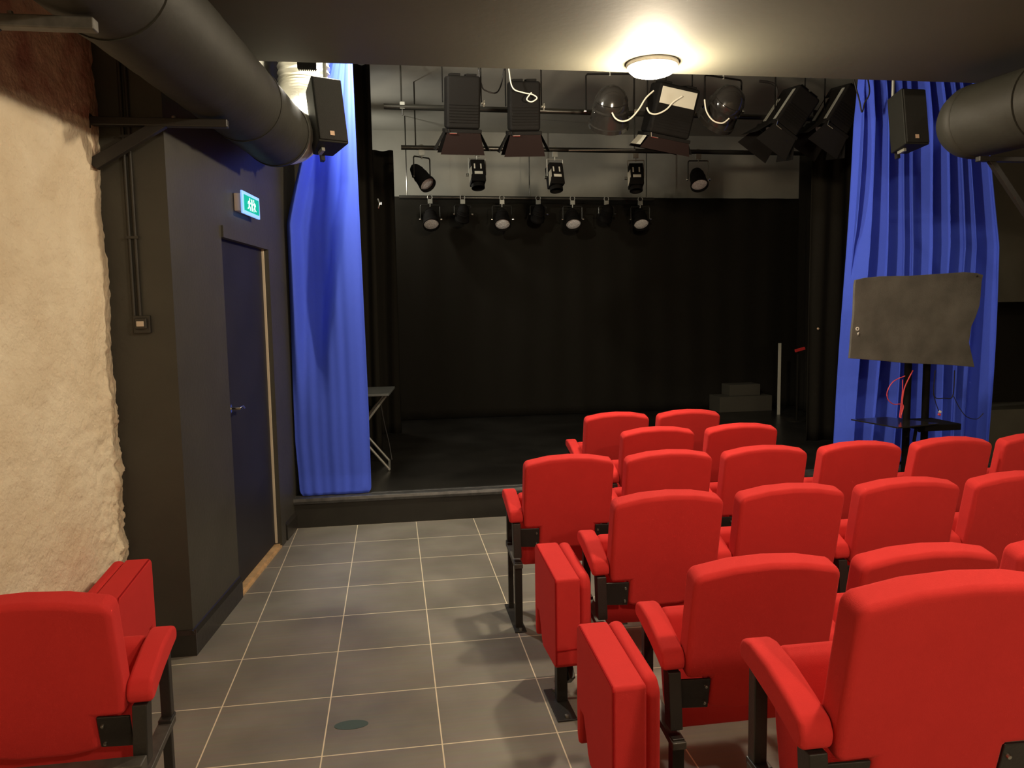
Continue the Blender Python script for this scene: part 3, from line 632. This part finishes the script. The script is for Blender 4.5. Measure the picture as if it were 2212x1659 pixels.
# big lanterns of the front row
def lantern(p, top, yaw, tilt, roll, label, w=.26, d=.24, h=.40, body='fix', flap='fix_red', pale=False, side=None, flapH=.17, frame=False):
    t = thing('stage_lantern', label, 'stage light', p, group='large lanterns on the front bar')
    Mx = RZ(yaw) @ RY(roll) @ RX(tilt)
    b = MB(); b.box((-w/2, -d/2, -h/2), (w/2, d/2, h/2), Mx); b.build('housing', body, t, bevel=.022)
    for k in range(7): MB().box((-w/2+.02, -d/2-.006, -h/2+.05+k*.022), (w/2-.02, -d/2-.0005, -h/2+.058+k*.022), Mx).build('cooling_fin', 'fix', t)
    MB().box((-w/2+.03, -d/2+.03, h/2), (-w/2+.11, d/2-.03, h/2+.018), Mx).build('top_vent', body, t, bevel=.004); MB().box((w/2-.11, -d/2+.03, h/2), (w/2-.03, d/2-.03, h/2+.018), Mx).build('top_vent', body, t, bevel=.004)
    MB().box((-w/2-.012, -d/2-.012, -h/2-.03), (w/2+.012, d/2+.012, -h/2-.001), Mx).build('lens_frame', 'fix', t, bevel=.004)
    MB().lathe([(w*.40, -.031), (w*.3, -.034), (0, -.038)], Mx @ T(0, 0, -h/2), 28).build('lens', 'lens', t, smooth=True)
    z0 = -h/2-.03
    def flapm(nm, m, pts): MB().prism(pts, lambda u, v, s: Mx @ Vector((u, -d/2-.012-s+(v-z0)*-.28, v)), 0, .003).build(nm, m, t)
    flapm('barn_door', flap, [(-w/2, z0), (w/2, z0), (w/2+.045, z0-flapH), (-w/2-.045, z0-flapH)])
    MB().prism([(-w/2, z0), (w/2, z0), (w/2+.045, z0-flapH), (-w/2-.045, z0-flapH)], lambda u, v, s: Mx @ Vector((u, d/2+.012+s-(v-z0)*.5, v)), 0, .003).build('barn_door', 'fix', t)
    for sx in (-1, 1):
        MB().prism([(-d/2+.02, z0), (d/2-.02, z0), (d/2, z0-flapH*.8), (-d/2, z0-flapH*.8)], lambda u, v, s: Mx @ Vector((sx*(w/2+.010+s-(v-z0)*.55), u, v)), 0, .003).build('barn_door', side if (side and sx < 0) else 'fix', t)
    if frame:
        MB().prism([(-d/2+.02, -h/2+.02), (-d/2+.06, -h/2+.02), (-d/2+.06, h/2-.05), (-d/2+.02, h/2-.05)], lambda u, v, q: Mx @ Vector((q, u, v)), -w/2-.006, -w/2-.001).build('side_frame', 'fix_grey', t)
        MB().prism([(d/2-.10, -h/2+.02), (d/2-.05, -h/2+.02), (d/2-.05, h/2-.12), (d/2-.10, h/2-.12)], lambda u, v, q: Mx @ Vector((q, u, v)), -w/2-.006, -w/2-.001).build('side_frame', 'fix_grey', t)
    if pale: MB().box((-w/2+.025, -d/2-.004, .04), (w/2-.025, -d/2-.001, h/2-.03), Mx).build('back_plate', 'fix_pale', t, bevel=.002)
    hh = top-p.z; yk = MB(); W2 = w/2+.022; Yy = RZ(yaw)
    for a_, b_ in (((-W2, 0, 0), (-W2, 0, hh-.05)), ((-W2, 0, hh-.05), (W2, 0, hh-.05)), ((W2, 0, hh-.05), (W2, 0, 0))): yk.tube([Yy @ Vector(a_), Yy @ Vector(b_)], .006, 6)
    yk.build('yoke', 'fix', t)
    kn = MB()
    for k in range(4):
        a = k*pi/2+.4; kn.tube([Yy @ Vector((W2+.02, 0, 0)), Yy @ Vector((W2+.02, .026*cos(a), .026*sin(a)))], .007, 6)
    kn.tube([Yy @ Vector((W2, 0, 0)), Yy @ Vector((W2+.03, 0, 0))], .010, 8); kn.build('knob', 'fix_grey', t)
    ck = MB(); ck.tube([Mx @ Vector((-w/2+.02, -d/2-.02, z0-.004)), Mx @ Vector((-w/2+.08, -d/2-.02, z0-.004))], .005, 6); ck.tube([Mx @ Vector((-w/2+.02, -d/2-.02, z0-.004)), Mx @ Vector((-w/2+.01, -d/2-.02, z0+.03))], .005, 6); ck.build('catch', 'chrome', t)
    return t
lantern(at(998, 222, Y=Yf), zf, RAD(2), RAD(14), 0, 'leftmost large black lantern with a hanging brown flap', w=.27, h=.40, d=.22)
lantern(at(1131, 230, Y=Yf), zf, RAD(-3), RAD(14), RAD(-1), 'second large lantern, with a cable looped on its back', w=.25, h=.38, d=.22)
lantern(at(1447, 240, Y=Yf), zf+.05, RAD(4), RAD(14), RAD(9), 'large lantern below the lit lamp, pale back plate and white side flap', w=.36, h=.40, d=.24, pale=True, side='fix_pale', flapH=.10)
lantern(at(1706, 243, Y=Yf), zf, RAD(4), RAD(8), RAD(33), 'large tilted lantern fourth from the left, flap pointing down left', w=.24, h=.36, d=.30, flap='fix', frame=True)
lantern(at(1812, 240, Y=Yf), zf, RAD(4), RAD(8), RAD(30), 'large tilted lantern at the far right, beside the blue curtain', w=.24, h=.36, d=.30, flap='fix', frame=True)
par_can(at(1318, 240, Y=Yf), zf, RAD(-6), RAD(40), 'big round lantern seen from behind with a white cable', r=.165, L=.34, body='fix_gloss', name='stage_lantern', group='round front lanterns')
par_can(at(1562, 236, Y=Yf), zf, RAD(18), RAD(52), 'big glossy black round lantern left of the tilted lanterns', r=.165, L=.34, body='fix_gloss', name='stage_lantern', group='round front lanterns')
Yc = Yf-.20
cable([at(1322, 243, Y=Yc), at(1330, 256, Y=Yc), at(1345, 262, Y=Yc), at(1362, 256, Y=Yc), at(1380, 236, Y=Yc), at(1395, 212, Y=Yc), at(1412, 196, Y=Yc)], 'white_cable', 'white cable from the big round lantern to the pale lantern', r=.0065)
cable([at(1397, 232, Y=Yc), at(1404, 244, Y=Yc), at(1420, 246, Y=Yc), at(1440, 236, Y=Yc), at(1455, 220, Y=Yc), at(1474, 208, Y=Yc)], 'white_cable', 'white cable drooping across the pale lantern below the lamp', r=.0065)
cable([at(1522, 215, Y=Yc), at(1526, 240, Y=Yc), at(1540, 260, Y=Yc), at(1560, 266, Y=Yc), at(1575, 256, Y=Yc)], 'white_cable', 'pale cable curling under the glossy round lantern', r=.006)
cable([(at(1100, 155, Y=Yc).x, Yc+.1, zf+.1), at(1100, 155, Y=Yc), at(1108, 190, Y=Yc), at(1130, 200, Y=Yc), at(1150, 204, Y=Yc), at(1160, 212, Y=Yc), at(1148, 220, Y=Yc), at(1138, 214, Y=Yc), at(1148, 200, Y=Yc)], 'white_cable', 'grey cable looped behind the second large lantern', r=.005)
cable([(at(1034, 150, Y=.6).x, .6, HIGH), at(1034, 150, Y=.6), at(1040, 182, Y=.6), at(1048, 195, Y=.6), at(1075, 198, Y=.6), at(1088, 150, Y=.6), (at(1088, 150, Y=.6).x, .6, HIGH)], 'black_cable', 'black cable hanging between the two leftmost large lanterns')
cable([at(1640, 175, Y=.6), at(1668, 180, Y=.6), at(1678, 195, Y=.6), at(1676, 230, Y=.6)], 'black_cable', 'black cable hanging beside the tilted lantern', r=.012)
cable([(at(1878, 190, Y=-.10).x, .05, 3.74), at(1878, 190, Y=-.10), at(1868, 222, Y=-.10), at(1862, 242, Y=-.10), at(1856, 215, Y=-.10), at(1846, 178, Y=-.10), (at(1846, 178, Y=-.10).x, .05, 3.74)], 'black_cable', 'thin black cable loop at the top of the right blue curtain', r=.006)
t = thing('bar_clamp', 'lone pale clamp on the front lighting bar at the left', 'clamp', at(869, 228, Y=Yb1))
MB().box((-.022, -.02, -.03), (.022, .02, .03)).build('clamp_body', 'fix_grey', t, bevel=.004)
MB().tube([(0, 0, -.03), (0, 0, -.08)], .008).build('bolt', 'chrome', t)
t = thing('wall_clamp', 'small shiny metal clamp on the black side drape at the left', 'clamp', at(820, 440, Y=1.03))
MB().tube([(-.015, 0, .04), (.0, -.01, .0), (-.012, 0, -.04)], .009).build('hook', 'chrome', t, smooth=True)
MB().lathe([(0, .02), (.014, .012), (.014, -.012), (0, -.02)], T(.01, 0, 0)).build('nut', 'chrome', t, smooth=True)

# ---------------------------------------------------------------- loudspeakers
def speaker(p, yaw, pitch, label, w, h, d):
    t = thing('loudspeaker', label, 'speaker', p, (0, 0, 0), group='loudspeakers at the stage front')
    t.rotation_euler = (RZ(yaw) @ RX(pitch)).to_euler()
    MB().prism([(-w/2, -d/2), (w/2, -d/2), (w*.34, d/2), (-w*.34, d/2)], XY, -h/2, h/2).build('cabinet', 'speaker', t, bevel=.008)
    g = MB().box((-w/2+.008, -d/2-.012, -h/2+.010), (w/2-.008, -d/2-.001, h/2-.010)).build('grille', 'grille', t, bevel=.005)
    MB().box((-.022, -d/2-.0145, -h/2+.038), (.006, -d/2-.0125, -h/2+.066)).build('badge', 'badge', t)
    MB().box((-.012, d/2, -h/2-.03), (.012, d/2+.03, h/2)).build('mount', 'black_metal', t)
    MB().box((-.05, -.02, -h/2-.022), (-.03, .05, -h/2-.001)).build('lower_bracket', 'fix_grey', t)
    return t
spL = speaker(at(701, 253, Y=-.84), RAD(24), RAD(-13), 'black loudspeaker hanging by the left blue curtain', .195, .42, .21)
spR = speaker(at(1957, 263, Y=-.70), RAD(2), RAD(-9), 'black loudspeaker hanging before the right blue curtain', .195, .405, .20)
for sp in (spL, spR):
    inv = (Matrix.Translation(sp.location) @ sp.rotation_euler.to_matrix().to_4x4()).inverted()
    p_ = Vector(sp.location)+Vector((0, .16, .05))
    MB().tube([inv @ p_, inv @ Vector((p_.x, p_.y, HIGH))], .012).build('drop_pole', 'fix_grey', sp, smooth=True)
    MB().tube([inv @ p_, inv @ (p_+Vector((0, -.09, 0)))], .014).build('hanging_arm', 'fix_grey', sp, smooth=True)

# ---------------------------------------------------------------- covered screen, stand, cables
YS = -.62
out = [(1846, 605), (1868, 600), (1900, 597), (1960, 596), (2020, 592), (2080, 588), (2108, 590), (2121, 594), (2118, 608), (2116, 640), (2114, 660), (2106, 685), (2097, 705), (2092, 740), (2096, 758), (2100, 775), (2104, 793), (2060, 789), (2000, 786), (1950, 784), (1890, 778), (1860, 776), (1834, 774), (1836, 750), (1838, 715), (1842, 680), (1843, 640), (1844, 616)]
P0 = at(1975, 690, Y=YS); cv = thing('covered_screen', 'wide flat screen hidden under a worn grey-black cloth, on the right', 'screen', (P0.x, YS, P0.z))
pts = [((at(x, y, Y=YS)-P0).x, (at(x, y, Y=YS)-P0).z) for x, y in out]
MB().prism(pts, lambda u, v, s: Vector((u, s+.005*sin(u*5+v*3), v)), -.012, .012).build('cover_cloth', 'felt', cv, bevel=.003)
MB().box((-.46, .020, -.27), (.44, .060, .26)).build('screen_panel', 'fix', cv, bevel=.01)
hl = at(1848, 716, Y=YS)-P0
hm = MB().lathe([(.007, .0), (.014, .0), (.014, -.004), (.007, -.004)], T(hl.x+.004, -.018, hl.z+.02) @ RX(pi/2), 16); hm.prism([(hl.x, hl.z-.012), (hl.x+.016, hl.z-.005), (hl.x+.008, hl.z-.028)], XZ, -.022, -.018); hm.build('torn_eyelet', 'white', cv)
g2 = at(2107, 597, Y=YS)-P0; MB().lathe([(0, 0), (.007, 0), (.007, .004), (0, .004)], T(g2.x, -.019, g2.z) @ RX(pi/2), 12).build('grommet', 'black_metal', cv)
YP = YS+.13
xp1 = at(1958, 900, Y=YP).x; xp2 = at(1998, 900, Y=YP).x
st = thing('screen_stand', 'tall black twin-pole stand with a shelf under the covered screen', 'stand', ((xp1+xp2)/2, YP, 0))
hx = (xp2-xp1)/2; zs = at(1940, 912, Y=YS).z
for sx in (-hx, hx): MB().tube([(sx, 0, .03), (sx, 0, 1.72)], .027, 18).build('pole', 'fix', st, smooth=True)
MB().box((-.10-hx, -.04, 1.30), (.10+hx, .04, 1.36)).box((-.10-hx, -.045, 1.62), (.10+hx, .04, 1.68)).build('mounting_bar', 'fix', st, bevel=.004)
MB().box((-.45, -.05, .0), (.45, .05, .04)).box((-.40, -.35, 0), (-.34, .35, .05)).box((.34, -.35, 0), (.40, .35, .05)).build('base', 'fix', st, bevel=.006)
ctr = [at(1838, 908, Z=zs), at(1940, 926, Z=zs), at(2028, 917, Z=zs), at(1915, 903, Z=zs)]
O = Vector(st.location)
MB().prism([((p-O).x, (p-O).y) for p in ctr], XY, zs, zs+.010).build('shelf', 'fix_gloss', st, bevel=.002)
MB().box((-.14, -.30, zs-.05), (.16, .03, zs-.002)).build('shelf_support', 'fix', st, bevel=.004)
kb = MB(); 
for kx, kz in ((-.20, -.10), (-.14, -.14), (-.10, -.06)): kb.tube([(kx, -.20, zs-.04), (kx-.03, -.22, zs+kz)], .012, 8)
kb.build('clamp_lever', 'fix', st)
YR = YS+.02
cable([at(1972, 800, Y=YR), at(1955, 835, Y=YR), at(1950, 860, Y=YR), at(1948, 885, Y=YR), at(1946, 903, Y=YR)], 'red_cable', 'straight red cable dropping from the screen to the shelf', r=.0045)
cable([at(1955, 812, Y=YR), at(1930, 824, Y=YR), at(1917, 845, Y=YR), at(1918, 862, Y=YR), at(1930, 873, Y=YR), at(1951, 875, Y=YR), at(1945, 903, Y=YR-.02)], 'red_cable', 'looping red cable curving left of the stand', r=.0035)
cable([at(1950, 820, Y=YR-.02), at(1949, 850, Y=YR-.02), at(1943, 902, Y=YR-.03)], 'red_cable', 'short red cable beside the straight one above the shelf', r=.0035)
YQ = YS+.10
cable([at(2020, 800, Y=YQ), at(2018, 855, Y=YQ), at(2040, 860, Y=YQ), at(2058, 855, Y=YQ), at(2062, 800, Y=YQ)], 'black_cable', 'black cable hanging in a loop right of the stand', r=.004)
cable([at(2016, 850, Y=YQ), at(2022, 872, Y=YQ), at(2028, 888, Y=YQ)], 'black_cable', 'thin dark cable end holding the white and red plug', r=.003)
cable([at(2060, 856, Y=YQ), at(2072, 880, Y=YQ), at(2088, 900, Y=YQ), at(2110, 905, Y=YQ), at(2124, 893, Y=YQ)], 'black_cable', 'thin dark cable trailing right towards the curtain fold', r=.003)
pl = thing('cable_plug', 'small white and red plug hanging before the blue curtain', 'plug', at(2030, 892, Y=YQ))
MB().box((-.012, -.006, .0), (.008, .006, .018), RY(.4)).build('plug_body', 'white', pl, bevel=.002)
MB().box((-.008, -.007, -.022), (.012, .007, -.004), RY(.4)).build('plug_boot', 'red_cable', pl, bevel=.002)

# ---------------------------------------------------------------- on the stage
zt = .935
tb = thing('folding_table', 'grey folding table with crossed legs, half hidden by the left blue curtain', 'table', (.88, 1.05, STG))
MB().prism([(-.30, -.31), (at(840, 850, Z=zt).x-.88, -.31), (at(853, 834, Z=zt).x-.88, .31), (-.30, .31)], XY, zt-STG-.022, zt-STG).build('table_top', 'table', tb, bevel=.005)
for yy in (-.19, .20):
    MB().tube([(-.26, yy, zt-STG-.03), (.27, yy, .01)], .011, 8).build('leg', 'leg_grey', tb, smooth=True)
    MB().tube([(.26, yy-.025, zt-STG-.03), (-.26, yy-.025, .01)], .011, 8).build('leg', 'leg_grey', tb, smooth=True)
MB().tube([(.268, -.20, .014), (.268, .21, .014)], .011, 8).build('foot_rail', 'leg_grey', tb)
cable([(1.08, 1.33, .80), (1.11, 1.32, .60), (1.15, 1.30, .40), (1.17, 1.26, STG+.02)], 'black_cable', 'black cable hanging beside the folding table', r=.006)
ys = 3.55
def st_(x0, y0, x1, y1, y, dz=None):
    a = at(x0, y0, Y=y); b = at(x1, y1, Y=y); return a, b
s0 = thing('stage_steps', 'low dark two-step block at the back right of the stage', 'steps', (at(1610, 870, Y=ys).x, ys, STG))
o0 = s0.location.x; a = at(1555, 858, Y=ys); b = at(1668, 858, Y=ys)
MB().box((a.x-o0, 0, 0), (b.x-o0, .34, a.z-STG)).build('lower_step', 'step', s0, bevel=.004)
c1 = at(1578, 832, Y=ys+.06); c2 = at(1644, 832, Y=ys+.06)
MB().box((c1.x-o0, .08, a.z-STG), (c2.x-o0, .34, c1.z-STG)).build('upper_step', 'step', s0, bevel=.004)
p0 = at(1682, 879, Y=3.2); p1 = at(1687, 741, Y=3.2)
tag(MB().box((-.016, -.01, 0), (.016, .01, p1.z-STG)).build('pale_stripe', 'fix_pale'), 'thin pale upright batten in the dark at the right of the stage', 'stripe').location = (p0.x, 3.2, STG)  # stand-in for a narrow pale upright line
pr = at(1728, 755, Y=2.6)
q = tag(MB().box((-.062, -.01, -.016), (.062, .01, .016), RY(RAD(-14))).build('red_marker', 'red'), 'small tilted red strip in the dark right of the stage', 'strip'); q.location = pr
q = thing('marker_stand', 'dark upright holding the small red strip on stage', 'stand', (pr.x, 2.64, STG)); MB().tube([(0, 0, .0), (0, 0, pr.z-STG)], .012).lathe([(0, 0), (.12, 0), (.12, .012), (0, .015)]).build('upright', 'drape', q)
po = at(1767, 710, Y=1.31)
q = thing('orange_spot', 'tiny orange spot on the black drape left of the right blue curtain', 'knob', po); MB().lathe([(0, .012), (.010, .008), (.012, 0), (0, -.01)], RX(pi/2)).build('spot_body', 'badge', q, smooth=True)  # small knob shape standing in for an orange spot
